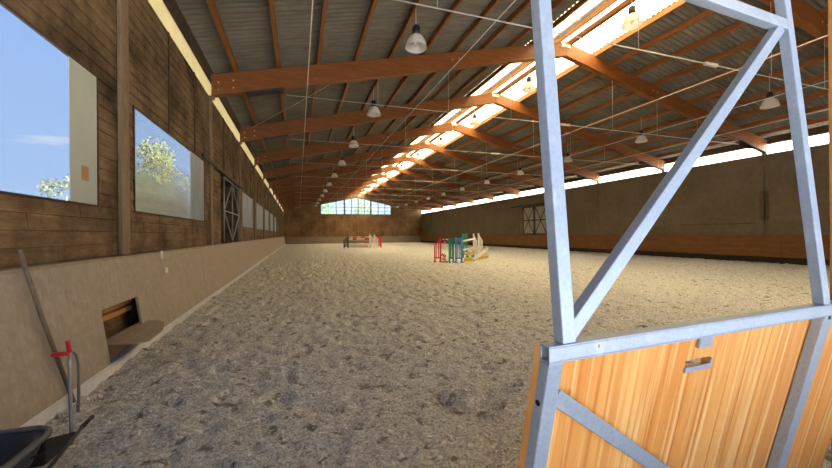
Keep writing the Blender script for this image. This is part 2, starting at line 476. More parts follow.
# inside of the hatch
q = MB(); q.box((XL+.01, HY0-.3, .02), (XL+.03, HY1+.3, 1.15)); q.build('backing', M['boards'], kb)['label'] = 'dark boards inside the open hatch'
for z0 in (.60, .50):
    q = MB(); q.box((XL+.035, HY0-.2, z0), (XL+.075, HY1+.2, z0+.06)); q.build('hatch_rail', M['post'], kb)['label'] = 'orange timber rail inside the open hatch'
# hatch flap (a board folded out over the plinth)
q = MB(); zz = .315
out = [(-2.06,4.76),(-1.95,4.74),(-1.70,4.76),(-1.63,4.86),(-1.64,5.30),(-1.74,5.70),(-1.85,5.84),(-2.06,5.84)]
n_ = len(out)
def fz(x): return zz + (x+2.06)*-.06
pts = [(x,y,fz(x)) for x,y in out] + [(x,y,fz(x)+.022) for x,y in out]
q.faces(pts, [tuple(range(n_))[::-1], tuple(range(n_, 2*n_))] + [(i,(i+1)%n_,n_+(i+1)%n_,n_+i) for i in range(n_)])
q.build('hatch_flap', M['cap'], kb)['label'] = 'worn brown board flap folded out of the hatch'
q = MB(); slab(q, HY0+.01, HY1-.01, .125, .30, lambda z: kx(z)-.05, .02); q.build('hatch_sill', M['farply'], kb)['label'] = 'dark board under the hatch flap'
# plinth
pl = MB(); pl.box((XL, NEAR, -.1), (-1.945, FAR, .108)); struct(pl.build('baseboard_left', M['conc']))
# hanging white tag
tg = thing('hanging_tag', (-2.06, 6.72, 1.26), 'small white tag hanging on a string from the left kickboard top', 'tag')
q = MB(); q.box((kx(1.14)+.016, 6.60, 1.14), (kx(1.14)+.028, 6.70, 1.262)); q.build('hook_plate', M['tag'], tg)
q = MB(); q.tube([(kx(1.14)+.022, 6.66, 1.14), (kx(.98)+.012, 6.77, .98)], .006, 6); q.build('string', M['tag'], tg)
q = MB(); q.box((kx(.90)+.003, 6.72, .90), (kx(.90)+.016, 6.86, .98)); q.build('plate', M['tag'], tg)

# ------------------------------------------------------------------ right wall
q = MB(); q.box((XR, NEAR, -.1), (XR+.18, FAR, 5.23)); wr = struct(q.build('wall_right', M['plaster']))
for k, by in enumerate([.86] + beams_y):
    b2 = MB(); b2.box((XR-.03, by+.06, 1.2), (XR-.002, by+.13, 5.22)); b2.build('joint_strip', M['plaster'], wr)
q = MB(); q.box((XR-.03, 10.95, 2.05), (XR-.002, 11.3, 3.5)); q.build('patch_board', M['farplaster'], wr)
q = MB(); q.box((XR-.03, 11.5, 1.88), (XR-.002, 15.2, 1.94)); q.build('ledge_strip', M['farplaster'], wr)
def kxr(z): return 21.62 - (1.30-z)*.2
kr = thing('kickboard', (21.55, 30, 0), 'orange brown kickboard along the right wall beyond the gate frame', 'kickboard')
seams = [NEAR] + [.4+2.5*k for k in range(25)] + [FAR]
for a, b in zip(seams, seams[1:]):
    q = MB(); z0, z1 = .27, 1.30
    q.hexa([(kxr(z0),a+.004,z0),(kxr(z0)+.03,a+.004,z0),(kxr(z0)+.03,b-.004,z0),(kxr(z0),b-.004,z0),
            (kxr(z1),a+.004,z1),(kxr(z1)+.03,a+.004,z1),(kxr(z1)+.03,b-.004,z1),(kxr(z1),b-.004,z1)])
    q.build('panel', M['kickor'], kr)
q = MB(); q.box((21.61, NEAR+.01, 1.302), (XR-.035, FAR-.35, 1.33)); q.build('cap_board', M['kickor'], kr)
q = MB(); q.box((21.50, NEAR, -.1), (21.56, FAR, .30)); struct(q.build('baseboard_right', M['gapshade']))  # dark colour paints the shade in the gap below the kickboard
# sliding door on the right wall
sd = thing('sliding_door', (XR-.06, 28.9, 1.34), 'pale sliding barn door with dark X bracing on the right wall', 'door')
dx = XR-.06
def dbar(name, p0, p1, w=.10):
    q = MB(); q.bar((dx, *p0), (dx, *p1), .05, w, (1,0,0)) if False else q.bar((dx, *p0), (dx, *p1), w, .05, (1,0,0)); return q.build(name, M['dark'], sd)
for a, b in ((27.05,28.85), (28.9,30.7)):
    q = MB(); q.box((dx+.005, a+.05, 1.38), (dx+.02, b-.05, 4.1)); q.build('door_sheet', M['doorpane'], sd)
    for y in (a+.04, b-.04): dbar('stile', (y,1.36), (y,4.12), .12)
    dbar('rail', (a,4.06), (b,4.06)); dbar('rail', (a,2.75), (b,2.75)); dbar('rail', (a,1.42), (b,1.42))
    c = (a+b)/2
    for p0, p1 in (((a+.08,1.46),(c,2.71)), ((b-.08,1.46),(c,2.71)), ((a+.08,4.02),(c,2.79)), ((b-.08,4.02),(c,2.79))): dbar('brace', p0, p1, .06)
q = MB(); q.box((XR-.13, 26.6, 4.18), (XR-.01, 32.8, 4.30)); q.build('sliding_track', M['dark'], sd)

# ------------------------------------------------------------------ far wall with gable window
GX0, GX1, GZ = 3.63, 15.88, 4.93
GS, GP = 6.66, 8.0
def rooft(x): return 6.12 + .238*((x if x < RID else 2*RID-x) + 2.24)
q = MB()
def wallpoly(pts):
    a = [(x, FAR, z) for x, z in pts]; b = [(x, FAR+.2, z) for x, z in pts]; n = len(pts)
    q.faces(a+b, [tuple(range(n)), tuple(range(n, 2*n))[::-1]] + [(i, n+i, n+(i+1)%n, (i+1)%n) for i in range(n)])
wallpoly([(XL,-.1),(XR,-.1),(XR,GZ),(XL,GZ)])
wallpoly([(XL,GZ),(GX0,GZ),(GX0,rooft(GX0)),(XL,rooft(XL))])
wallpoly([(GX1,GZ),(XR,GZ),(XR,rooft(XR)),(GX1,rooft(GX1))])
wallpoly([(GX0,GS),(RID,GP),(RID,rooft(RID)),(GX0,rooft(GX0))])
wallpoly([(RID,GP),(GX1,GS),(GX1,rooft(GX1)),(RID,rooft(RID))])
wf = struct(q.build('wall_far', M['farply']))
def gz(x): return GS + (GP-GS)*(1-abs(x-RID)/(RID-GX0))
px = [(155,0),(210,1),(268,1),(328,2),(382,1),(432,1),(480,1),(528,2),(585,1),(638,1),(687,0)]
xs = [GX0 + (p-155)/(687-155)*(GX1-GX0) for p, _ in px]
wfw = MB()
for (p, kd), x in zip(px, xs):
    w = {0:.08, 1:.07, 2:.22}[kd]
    xx = x + (.04 if p == 155 else -.04 if p == 687 else 0)
    wfw.box((xx-w/2, FAR-.05, GZ), (xx+w/2, FAR+.12, gz(xx)-.02))
wfw.box((GX0, FAR-.051, GZ), (GX1, FAR+.12, GZ+.09))
for zz in (5.55, 6.2): wfw.box((GX0, FAR-.02, zz-.025), (GX1, FAR+.06, zz+.025))
for sgn in (0, 1):
    a = (GX0, GS) if sgn == 0 else (GX1, GS)
    wfw.bar((a[0], FAR+.03, a[1]-.04), (RID, FAR+.03, GP-.04), .17, .1, (0,0,1))
wfo = struct(wfw.build('window_10', M['dark'], origin=(RID, FAR, GZ)))
for a, b in zip(xs, xs[1:]):
    c = MB(); pts = [(a+.03,GZ+.05),(b-.03,GZ+.05),(b-.03,gz(b-.03)-.03)]
    if a < RID < b: pts.append((RID, GP-.03))
    pts.append((a+.03,gz(a+.03)-.03))
    f_ = [(x,FAR+.06,z) for x,z in pts]; bk = [(x,FAR+.066,z) for x,z in pts]; n = len(pts)
    c.faces(f_+bk, [tuple(range(n)), tuple(range(n,2*n))[::-1]] + [(i,n+i,n+(i+1)%n,(i+1)%n) for i in range(n)])
    c.build('pane', M['farglass'], wfo)
# end wall studs and kickboard
for x in [XL+.8, XL+2.4, XL+4] + xs + [GX1+1.5, GX1+3, GX1+4.5]:
    c = MB(); c.box((x-.05, FAR-.05, 1.15), (x+.05, FAR-.002, GZ-.02)); c.build('stud', M['batten'], wf)
c = MB(); c.box((XL+.02, FAR-.07, 4.0), (XR-.02, FAR-.052, 4.12)); c.build('rail', M['batten'], wf)
ke = thing('kickboard', (RID, FAR-.2, 0), 'grey kickboard along the foot of the far end wall', 'kickboard')
for k in range(8):
    a = -1.8 + k*23.2/8; b = a + 23.2/8
    c = MB(); c.hexa([(a+.004,FAR-.32,.02),(b-.004,FAR-.32,.02),(b-.004,FAR-.28,.02),(a+.004,FAR-.28,.02),(a+.004,FAR-.14,1.16),(b-.004,FAR-.14,1.16),(b-.004,FAR-.1,1.16),(a+.004,FAR-.1,1.16)])
    c.build('panel', M['farkick'], ke)
# unseen near end wall; doorway widened to let more daylight onto gate and sand
q = MB()
def nw(x0, x1, z0, z1): q.box((x0, NEAR-.2, z0), (x1, NEAR, z1))
nw(XL-.2, -2.1, -.1, 5.27); nw(8.5, XR+.2, -.1, 5.27); nw(-2.1, 8.5, 5.1, 5.27)
def gpoly(pts):
    n = len(pts); a = [(x, NEAR, z) for x, z in pts]; b = [(x, NEAR-.2, z) for x, z in pts]
    q.faces(a+b, [tuple(range(n)), tuple(range(n,2*n))[::-1]])
gpoly([(XL-.2,5.27),(XR+.2,5.27),(XR+.2,rooft(XR)),(RID,rooft(RID)),(XL-.2,rooft(XL))])
struct(q.build('wall_near', M['farply']))

# ------------------------------------------------------------------ roof
SL = .238
def zt(x): return 5.93 + SL*((x if x < RID else 2*RID-x) + 2.24)       # top of beams
SKY0 = 8.28
def corrugated(x0, x1, zoff, y0, y1, amp=.034, per=.177, nseg=3, lap=1.06):
    mb = MB(); ny = int((y1-y0)/per*6)
    xsx = [x0 + (x1-x0)*i/nseg for i in range(nseg+1)]
    v = []
    for j in range(ny+1):
        y = y0 + (y1-y0)*j/ny
        h = amp*math.cos(2*PI*y/per) + .018*(((y/lap) % 1.0) - .5)
        for x in xsx: v.append((x, y, zt(x) + zoff + h))
    n = nseg+1
    mb.faces(v, [(j*n+i, j*n+i+1, (j+1)*n+i+1, (j+1)*n+i) for j in range(ny) for i in range(nseg)], True)
    return mb
ZP = .20
c1 = corrugated(XL-.45, SKY0, ZP+.03, NEAR-.3, FAR+.3); c2 = corrugated(2*RID-(XL-.45), 2*RID-SKY0, ZP+.03, NEAR-.3, FAR+.3)
c1.faces(c2.v, c2.f, True)
struct(c1.build('ceiling', M['sheet']))
for side in (0, 1):
    lab = ['long translucent skylight strip on the left slope just below the ridge', 'long translucent skylight strip on the right slope just below the ridge'][side]
    s_ = thing('skylight', (8.9 if side == 0 else 2*RID-8.9, 30, 8.9), lab, 'skylight', None, 'structure')
    ys = [NEAR-.3] + [b+.1 for b in beams_y] + [FAR+.3]
    for a, b in zip(ys, ys[1:]):
        e0, e1 = (SKY0-.08, RID) if side == 0 else (2*RID-SKY0+.08, RID)
        corrugated(e0, e1, ZP+.09, a, b, nseg=1).build('skylight_sheet', M['skysheet'], s_)
        q = MB(); x_ = (9.0 if side == 0 else 2*RID-9.0)
        for yy in (a+(b-a)*.27, a+(b-a)*.5, a+(b-a)*.75):
            xa, xb = (e0+.1, 9.35) if side == 0 else (2*RID-9.35, e0-.1)
            q.bar((xa, yy, zt(xa)+ZP-.02), (xb, yy, zt(xb)+ZP-.02), .03, .03)
        q.build('glazing_bar', M['tie'], s_)
rc = MB(); rc.hexa([(RID-.18,NEAR-.3,zt(RID)+.33),(RID+.18,NEAR-.3,zt(RID)+.33),(RID+.18,FAR+.3,zt(RID)+.33),(RID-.18,FAR+.3,zt(RID)+.33),
                   (RID-.03,NEAR-.3,zt(RID)+.40),(RID+.03,NEAR-.3,zt(RID)+.40),(RID+.03,FAR+.3,zt(RID)+.40),(RID-.03,FAR+.3,zt(RID)+.40)])
struct(rc.build('trim_1', M['sheet']))     # ridge cap

# purlins
pxs = [-1.62+1.12*k for k in range(9)] + [SKY0-.02]
def purlin(x, w, h, label):
    q = MB(); z = zt(x)+.004; s = SL if x < RID else -SL
    q.hexa([(x-w/2,NEAR,z-s*w/2),(x+w/2,NEAR,z+s*w/2),(x+w/2,FAR-.06,z+s*w/2),(x-w/2,FAR-.06,z-s*w/2),
            (x-w/2,NEAR,z-s*w/2+h),(x+w/2,NEAR,z+s*w/2+h),(x+w/2,FAR-.06,z+s*w/2+h),(x-w/2,FAR-.06,z-s*w/2+h)])
    o = q.build('purlin', M['purlin'], origin=(x, 0, z)); tag(o, label, 'purlin', 'roof purlins', 'thing')
for k, x in enumerate(pxs):
    purlin(x, .09, ZP-.03, f'{ORD[k]} orange roof purlin up from the left eave')
    purlin(2*RID-x, .09, ZP-.03, f'{ORD[k]} brown roof purlin up from the right eave')
purlin(RID-.26, .10, .17, 'left one of the two close ridge purlins between the skylights')
purlin(RID+.26, .10, .17, 'right one of the two close ridge purlins between the skylights')
for nm, x in (('left', XL+.02), ('right', XR-.02)):
    q = MB(); x += -.06 if nm == 'left' else .08; q.box((x-.05, NEAR, 5.775), (x+.05, FAR-.06, 6.085)); o = q.build('eave_plate', M['wframe'], origin=(x, 0, 5.775))
    tag(o, f'dark timber plate along the {nm} eave above the bright strip', 'eave beam', None, 'thing')

# glulam beams
def zb(x): return 5.33 + .244*((x if x < RID else 2*RID-x) + 2.24)
def beam(y0, label):
    root = thing('roof_beam', (RID, y0+.1, 8.25), label, 'roof beam', 'glued timber roof beams', 'thing')
    for s in (0, 1):
        m_ = (lambda x: x) if s == 0 else (lambda x: 2*RID-x)
        xa = XL+.01
        prof = [(xa,5.36),(xa+.0,5.9),(RID-.004,zt(RID)-.03),(RID-.004,zb(RID)),(xa+2.2, zb(xa+2.2))]
        prof = [(xa,5.34),(xa,zt(xa)-.004),(RID-.003,zt(RID)-.004),(RID-.003,zb(RID)),(xa+1.8,zb(xa+1.8))]
        pts = [(m_(x), z) for x, z in prof]; n = len(pts)
        q = MB(); q.faces([(x,y0,z) for x,z in pts]+[(x,y0+.2,z) for x,z in pts], [tuple(range(n)), tuple(range(n,2*n))[::-1]]+[(i,n+i,n+(i+1)%n,(i+1)%n) for i in range(n)])
        r_ = q.build('rafter', M['glulam'], root, bevel=.006)
        for (bx, bz) in ((xa+.18,5.72),(xa+.18,5.52),(xa+.55,5.82),(xa+.55,5.62),(5.0,zb(5.0)+.30),(5.25,zb(5.25)+.30)):
            q = MB(); q.tube([(m_(bx), y0-.012, bz), (m_(bx), y0+.01, bz)], .022, 8); q.build('bolt', M['bolt'], r_)
        q = MB(); a, b = -1.35, -.35
        xs2 = [m_(a), m_(b)]; xs2.sort()
        zz = 5.44
        q.hexa([(m_(a),y0-.05,zb(a)-.055),(m_(b),y0-.05,zb(b)-.075),(m_(b),y0+.25,zb(b)-.075),(m_(a),y0+.25,zb(a)-.055),
                (m_(a),y0-.05,zb(a)-.008),(m_(b),y0-.05,zb(b)-.008),(m_(b),y0+.25,zb(b)-.008),(m_(a),y0+.25,zb(a)-.008)])
        q.build('steel_shoe', M['dark'], root)
        q = MB(); q.box(*((XL-.03, y0+.02, 5.272), (XL+.07, y0+.18, 5.345)) if s == 0 else ((XR-.07, y0+.02, 5.233), (XR+.03, y0+.18, 5.345))); q.build('bearing_block', M['batten'], root)
    q = MB(); q.box((RID-.20, y0-.012, zt(RID)-.22), (RID+.20, y0-.001, zt(RID)-.085)); q.build('ridge_plate', M['bolt'], root)
    return root
for k, by in enumerate(beams_y):
    beam(by, f'{ORD[k]} glued timber roof beam counted from the gate')
# tie rods
def tie(y0, label):
    root = thing('tie_rod', (RID, y0+.1, 5.64), label, 'tie rod', 'steel tie rods under the beams')
    yy = y0+.1; z = 5.64
    q = MB(); q.tube([(-.3,yy,z-.02),(RID,yy,z),(2*RID+.3,yy,z-.02)], .013, 6); q.build('rod', M['tie'], root)
    q = MB(); q.box((RID-.22,yy-.035,z-.035),(RID-.16,yy+.035,z+.035)); q.box((RID+.16,yy-.035,z-.035),(RID+.22,yy+.035,z+.035))
    q.box((RID-.16,yy-.035,z-.033),(RID+.16,yy-.023,z+.033)); q.box((RID-.16,yy+.023,z-.033),(RID+.16,yy+.035,z+.033)); q.build('turnbuckle', M['tie'], root)
    for x in (2.45, 4.9, 7.35, 12.1, 14.55, 17.0):
        q = MB(); q.tube([(x,yy,z+.014),(x,yy,zb(x)-.002)], .0065, 5); q.build('hanger', M['tie'], root)
    q = MB()
for k, by in enumerate(beams_y): tie(by, f'thin horizontal steel tie rod under the {ORD[k]} roof beam from the gate')
# wind brace rod and cables along the hall
q = MB(); q.tube([(-1.8,16.06,5.93),(0,13.5,6.245),(1.5,11.25,6.53)], .011, 6); o = q.build('brace_rod', M['tie'], origin=(-1.75,16,5.86))
tag(o, 'thin steel brace rod slanting from the foot of the second roof beam on the left', 'brace rod')
labs = {0.28:'pale rope line running down the hall nearest the left wall', 3.72:'thin steel cable running down the hall between rope and ridge',
        10.75:'thin steel cable running down the hall just right of the ridge', 14.0:'thin steel cable running down the hall, middle one right of the ridge',
        17.3:'thin steel cable running down the hall nearest the right wall'}
for x, lb in labs.items():
    q = MB(); q.tube([(x, NEAR+.02, 5.67), (x, 30, 5.665), (x, FAR-.1, 5.67)], .012 if x < 1 else .011, 6)
    o = q.build('rope' if x < 1 else 'cable', M['rope'] if x < 1 else M['wire'], origin=(x, NEAR, 5.67)); tag(o, lb, 'rope' if x < 1 else 'cable')

# ------------------------------------------------------------------ lamps
def make_lamp(top, label, loc, k=1.0):
    root = thing('pendant_lamp', loc, label, 'lamp')
    b = Vector(loc)                                    # bottom rim centre
    q = MB(); q.tube([b+Vector((0,0,.47)), b+Vector((0,0,top))], .008, 6); q.build('hanging_rod', M['tie'], root)
    q = MB(); q.lathe(b, [(a*k, c*k) for a, c in [(.0,.50),(.05,.50),(.085,.47),(.09,.40),(.085,.30),(.07,.285),(.0,.285)]], 20); q.build('gear_housing', M['black'], root)
    prof = [(.075,.285),(.10,.28),(.15,.24),(.195,.17),(.225,.09),(.245,.02),(.25,.0),(.243,.0),(.235,.02),(.215,.09),(.185,.165),(.14,.23),(.09,.268)]
    prof = [(a*k, c*k) for a, c in prof]
    q = MB(); q.lathe(b, prof, 32); q.build('glass_shade', M['lampglass'], root)
    q = MB(); q.lathe(b, [(.0,.05),(.03,.06),(.042,.10),(.04,.16),(.03,.21),(.02,.285)], 12); q.build('bulb', M['jwhite'], root)
    q = MB(); q.tube([b+Vector((.25,0,0)), b+Vector((.25,0,.0))+Vector((0,0,.012))], .006, 5)
    return root
lamp_rows = [('left', 2.75, 6.01, 'left'), ('middle', RID-.05, 7.78, 'middle'), ('right', 16.25, 6.01, 'right')]
for nm, x, z, w in lamp_rows:
    proto = None
    for k in range(11):
        y = 8.15 + 5.07*k
        top = zt(x) - z - .002 + (0 if nm != 'middle' else .0)
        lb = {'left':f'{ORD[k]} glass bell lamp from the gate in the left lamp row',
              'middle':f'{ORD[k]} glass bell lamp from the gate in the row under the ridge',
              'right':f'{ORD[k]} glass bell lamp from the gate in the right lamp row'}[nm]
        gp = f'{nm} row of bell lamps'
        if proto is None: proto = make_lamp(top, lb, (x, y, z), 1.18 if nm == 'middle' else 1.08); proto['group'] = gp
        else: copy_tree(proto, (x, y, z), lb, gp)

# ------------------------------------------------------------------ foreground gate
P0 = Vector((.835, .910, 0)); PH = math.radians(2.6)
GV = Vector((math.cos(PH), math.sin(PH), 0)); NV = Vector((-math.sin(PH), math.cos(PH), 0))
TU, TD = math.tan(math.radians(5)), math.tan(math.radians(12))
ZR0, ZR1 = 1.095, 1.15
def G(s, n, z):
    if z > ZR1: n = n + (z-ZR1)*TU
    elif z < ZR0: n = n + (ZR0-z)*TD
    p = P0 + GV*s + NV*n; return Vector((p.x, p.y, z))
gate = thing('arena_gate', G(.75, .02, 0), 'galvanised steel gate with orange plywood lower panel in the right foreground', 'gate')
def gquad(mb, s0, s1, z0, z1, n0, n1):
    mb.hexa([G(s0,n0,z0),G(s1,n0,z0),G(s1,n1,z0),G(s0,n1,z0),G(s0,n0,z1),G(s1,n0,z1),G(s1,n1,z1),G(s0,n1,z1)])
T_ = .044
# middle rail: an open-ended square tube
q = MB(); s0, s1 = -.106, 1.61
th = .006
gquad(q, s0, s1, ZR0, ZR0+th, 0, T_); gquad(q, s0, s1, ZR1-th, ZR1, 0, T_); gquad(q, s0, s1, ZR0+th, ZR1-th, 0, th); gquad(q, s0, s1, ZR0+th, ZR1-th, T_-th, T_)
q.build('middle_rail', M['galv'], gate, bevel=.002)
q = MB(); gquad(q, -.05, .004, ZR1+.0005, 2.95, .001, T_); q.build('upper_post', M['galv'], gate, bevel=.004)
q = MB(); gquad(q, 1.52, 1.575, ZR1+.0005, 2.95, .001, T_); q.build('upper_post', M['galv'], gate, bevel=.004)
q = MB(); gquad(q, .005, 1.519, 2.515, 2.57, .001, T_); q.build('top_rail', M['galv'], gate, bevel=.004)
def gdiag(name, a, b, w, n0, n1):
    (sa, za), (sb, zb_) = a, b
    L = math.hypot(sb-sa, zb_-za); ux, uz = -(zb_-za)/L*w/2, (sb-sa)/L*w/2
    c = [(sa-ux, za-uz), (sb-ux, zb_-uz), (sb+ux, zb_+uz), (sa+ux, za+uz)]
    q = MB(); q.hexa([G(s,n0,z) for s,z in c] + [G(s,n1,z) for s,z in c]); return q.build(name, M['galv'], gate, bevel=.003)
gdiag('upper_brace', (-.015, 1.176), (1.47, 2.517), .048, .002, T_-.002)
q = MB(); gquad(q, -.106, -.049, .09, ZR0-.0005, .001, T_); ls = q.build('lower_stile', M['galv'], gate, bevel=.004)
q = MB(); gquad(q, 1.52, 1.60, .09, ZR0-.0005, .001, T_); q.build('lower_stile', M['galv'], gate, bevel=.004)
q = MB(); gquad(q, -.048, 1.519, .06, .115, .001, T_); q.build('bottom_rail', M['galv'], gate, bevel=.004)
gdiag('lower_brace', (-.045, .969), (1.18, .098), .054, .012, T_-.002)
# bolt heads and holes
q = MB(); q.tube([G(-.108,.024,.955), G(-.1055,.024,.955)], .010, 10); q.build('bolt_hole', M['black'], gate)
q = MB(); q.tube([G(1.565,-.001,1.088), G(1.565,.004,1.088)], .010, 10); q.build('bolt_hole', M['black'], gate)
q = MB(); q.tube([G(.10,-.004,1.128), G(.10,.004,1.128)], .006, 10); q.build('bolt', M['bolt'], gate)
# plywood panel with a slot
SS0, SS1, SZ0, SZ1 = .638, .788, .946, .984
q = MB(); n0, n1 = T_+.002, T_+.030
PB, PT = .04, 1.135
def pq(s0, s1, z0, z1):
    if z0 < ZR0 < z1: pq(s0, s1, z0, ZR0); pq(s0, s1, ZR0, z1); return
    gquad(q, s0, s1, z0, z1, n0, n1)
pq(-.104, SS0, PB, PT); pq(SS1, 1.60, PB, PT); pq(SS0, SS1, PB, SZ0); pq(SS0, SS1, SZ1, PT)
q.build('plywood_panel', M['gateply'], gate)
q = MB(); gquad(q, SS0-.006, SS1+.006, SZ0-.012, SZ0+.010, n0-.010, n0-.001); gquad(q, SS1-.004, SS1+.006, SZ0, SZ1-.004, n0-.010, n0-.001); q.build('slot_liner', M['galv'], gate, bevel=.002)
q = MB(); gquad(q, .678, .758, 1.035, ZR0-.001, T_-.012, T_+.0005); q.build('latch_plate', M['galv'], gate, bevel=.002)
# fixed panel right of the gate
fp = thing('fence_panel', G(1.87,.03,0), 'fixed orange plywood panel to the right of the steel gate', 'panel')
q = MB(); gquad(q, 1.635, 2.1, .04, 1.09, .02, .05); q.build('plywood_sheet', M['gateply'], fp)
q = MB(); gquad(q, 1.635, 2.1, 1.096, 1.15, .012, .056); q.build('cap_rail', M['cap'], fp)
q = MB(); q.box((2.975, 1.0, -.1), (3.22, 1.22, 4.9)); o = q.build('timber_post', M['post'], origin=(3.1,1.11,0), bevel=.006)
tag(o, 'tall orange timber post at the right edge beyond the gate', 'post')

# ------------------------------------------------------------------ wheelbarrow, scoop, stick
wb = thing('wheelbarrow', (-1.6, 2.1, 0), 'dark plastic wheelbarrow tub by the left plinth in the bottom left corner', 'wheelbarrow')
def ring(x0, x1, y0, y1, z, r, n=5):
    out = []
    for cx, cy, a0 in ((x1-r,y1-r,0),(x0+r,y1-r,PI/2),(x0+r,y0+r,PI),(x1-r,y0+r,1.5*PI)):
        for k in range(n+1):
            a = a0 + k*PI/2/n; out.append((cx+r*math.cos(a), cy+r*math.sin(a), z))
    return out
q = MB()
rings = [ring(-1.84,-1.27,1.35,2.50,.45,.13), ring(-1.80,-1.30,1.40,2.44,.34,.12), ring(-1.72,-1.37,1.55,2.28,.17,.10), ring(-1.69,-1.40,1.62,2.18,.15,.09),
         ]
inner = [ring(-1.81,-1.30,1.38,2.47,.448,.12), ring(-1.78,-1.325,1.43,2.42,.35,.11), ring(-1.70,-1.39,1.57,2.26,.19,.09)]
n = len(rings[0]); allr = rings[::-1] + inner
vv = [p for r in allr for p in r]
ff = [(i*n+k, i*n+(k+1)%n, (i+1)*n+(k+1)%n, (i+1)*n+k) for i in range(len(allr)-1) for k in range(n)]
q.faces(vv, ff, True); q.faces(rings[-1], [tuple(range(n))[::-1]]); q.faces(inner[-1], [tuple(range(n))])
q.build('tub', M['tub'], wb)
q = MB(); rr = ring(-1.845,-1.265,1.345,2.505,.452,.13); q.tube(rr + [rr[0], rr[1]], .016, 8, False); q.build('rim', M['tubrim'], wb)
for d in (1, -1):
    xa, xb = (-1.04, -1.145) if d > 0 else (-1.868, -1.872)
    q = MB(); q.tube([(-1.555+.10*d,1.17,.19),(xa-.02*d,1.40,.40),(xa,1.7,.435),(xb,2.50,.449)], .0085, 8); h = q.build('frame_tube', M['black'], wb)
    q = MB(); q.tube([(xb+.007*d,2.44,.448),(xb,2.562,.45)], .0115, 10); q.build('grip', M['black'], h)
    q = MB(); q.tube([(xb+.012*d,2.30,.435),(-1.555+.19*d,2.32,.36)], .006, 8); q.build('bracket', M['black'], wb)
    q = MB(); q.tube([(-1.555+.19*d,2.2,.26),(-1.555+.16*d,2.22,.0)], .014, 8); q.build('leg', M['dark'], wb)
q = MB()
q.lathe((0,0,0), [(.10,-.04),(.16,-.04),(.18,0),(.16,.04),(.10,.04)], 20)
wv = [(v[2]-1.555, v[0]+1.16, v[1]+.185) for v in q.v]; q.v = wv; q.build('wheel', M['black'], wb)
# manure scoop: pan on the floor, two grey tubes with red grips
ms = thing('manure_scoop', (-1.62, 3.2, 0), 'manure scoop with grey tubes and red grips standing beside the left plinth', 'scoop')
pan = MB()
a = [(-1.86,2.92,.03),(-1.56,2.92,.03),(-1.54,3.18,.03),(-1.86,3.18,.03)]
b = [(-1.88,2.90,.22),(-1.55,2.90,.20),(-1.53,3.20,.09),(-1.88,3.20,.09)]
pan.faces(a+b, [(0,1,2,3),(0,1,5,4),(1,2,6,5),(3,0,4,7)]); pan.faces([Vector(p)+Vector((.006,.006,.006)) for p in a+b], [(0,1,2,3),(0,1,5,4),(1,2,6,5),(3,0,4,7)])
pan.build('pan', M['black'], ms)
top = Vector((-1.675, 3.44, .605))
q = MB(); q.tube([(-1.547,3.19,.012),(-1.589,3.27,.2),(-1.631,3.347,.4),(-1.66,3.40,.54),top], .011, 8); q.build('handle_tube', M['greytube'], ms)
q = MB(); q.tube([(-1.765,3.73,.03),(-1.745,3.70,.20),(-1.71,3.62,.46),(-1.69,3.55,.56),(-1.675,3.48,.605),top], .011, 8); q.build('handle_tube', M['greytube'], ms)
q = MB(); q.tube([top+Vector((.0,.0,-.005)), top+Vector((-.10,-.016,.0))], .017, 10); q.build('grip', M['red'], ms)['label'] = 'red grip'
q = MB(); q.tube([top, top+Vector((-.02,.015,.09))], .015, 10); q.build('grip', M['red'], ms)['label'] = 'red grip'
q = MB(); q.tube([(-2.062,3.60,1.40),(-2.005,3.74,.85),(-1.90,3.955,.03)], .017, 10)
o = q.build('wooden_pole', M['pole'], origin=(-1.90,3.955,.0)); tag(o, 'long grey wooden tool handle leaning on the left kickboard', 'handle')

# ------------------------------------------------------------------ jumps
def wing(name, loc, rz, h, w, mat, label, slope=True, t0=.085):
    root = thing(name, loc, label, 'jump stand'); root.rotation_euler = (0,0,rz)
    o0 = WL[root.name]
    def pt(x, y, z): return o0 + Vector((x, y, z))
    def bar(nm, a, b, t=.07, m=mat):
        q = MB(); q.bar(pt(*a), pt(*b), t, t, (0,1,0)); return q.build(nm, m, root)
    h2 = h*.72 if slope else h
    bar('upright', (0,0,.06), (0,0,h), t0); bar('upright', (w,0,.06), (w,0,h2), t0*.85)
    bar('top_rail', (0,0,h-.1), (w,0,h2-.04), .06); bar('lower_rail', (.02,0,.22), (w-.02,0,.22), .06)
    n = 3
    for k in range(1, n):
        x = w*k/n; bar('picket', (x,0,.25), (x,0,h-.1-(h-.1-h2+.04)*k/n), t0*.5)
    for x in (0, w): 
        q = MB(); q.bar(pt(x,-.28,.03), pt(x,.28,.03), .07, .06, (0,0,1)); q.build('foot', mat, root)
    return root
def pole(p0, p1, mats, label, nseg=7, r=.05, name='jump_pole'):
    p0 = Vector(p0); p1 = Vector(p1); q = MB()
    for k in range(nseg):
        q.mi = k % len(mats); a = p0.lerp(p1, k/nseg); b = p0.lerp(p1, (k+1)/nseg); q.tube([a, b], r, 10, True)
    o = q.build(name, [M[m] for m in mats], origin=p0); return tag(o, label, 'pole')
def plank(p0, p1, w, t, mat, label, up=(0,0,1), name='jump_plank', mats=None):
    p0 = Vector(p0); p1 = Vector(p1); q = MB()
    if mats is None: q.bar(p0, p1, t, w, up); o = q.build(name, M[mat], origin=p0)
    else:
        ns = 5
        for k in range(ns):
            q.mi = k % len(mats); q.bar(p0.lerp(p1, k/ns), p0.lerp(p1, (k+1)/ns), t, w, up)
        o = q.build(name, [M[m] for m in mats], origin=p0)
    return tag(o, label, 'plank')
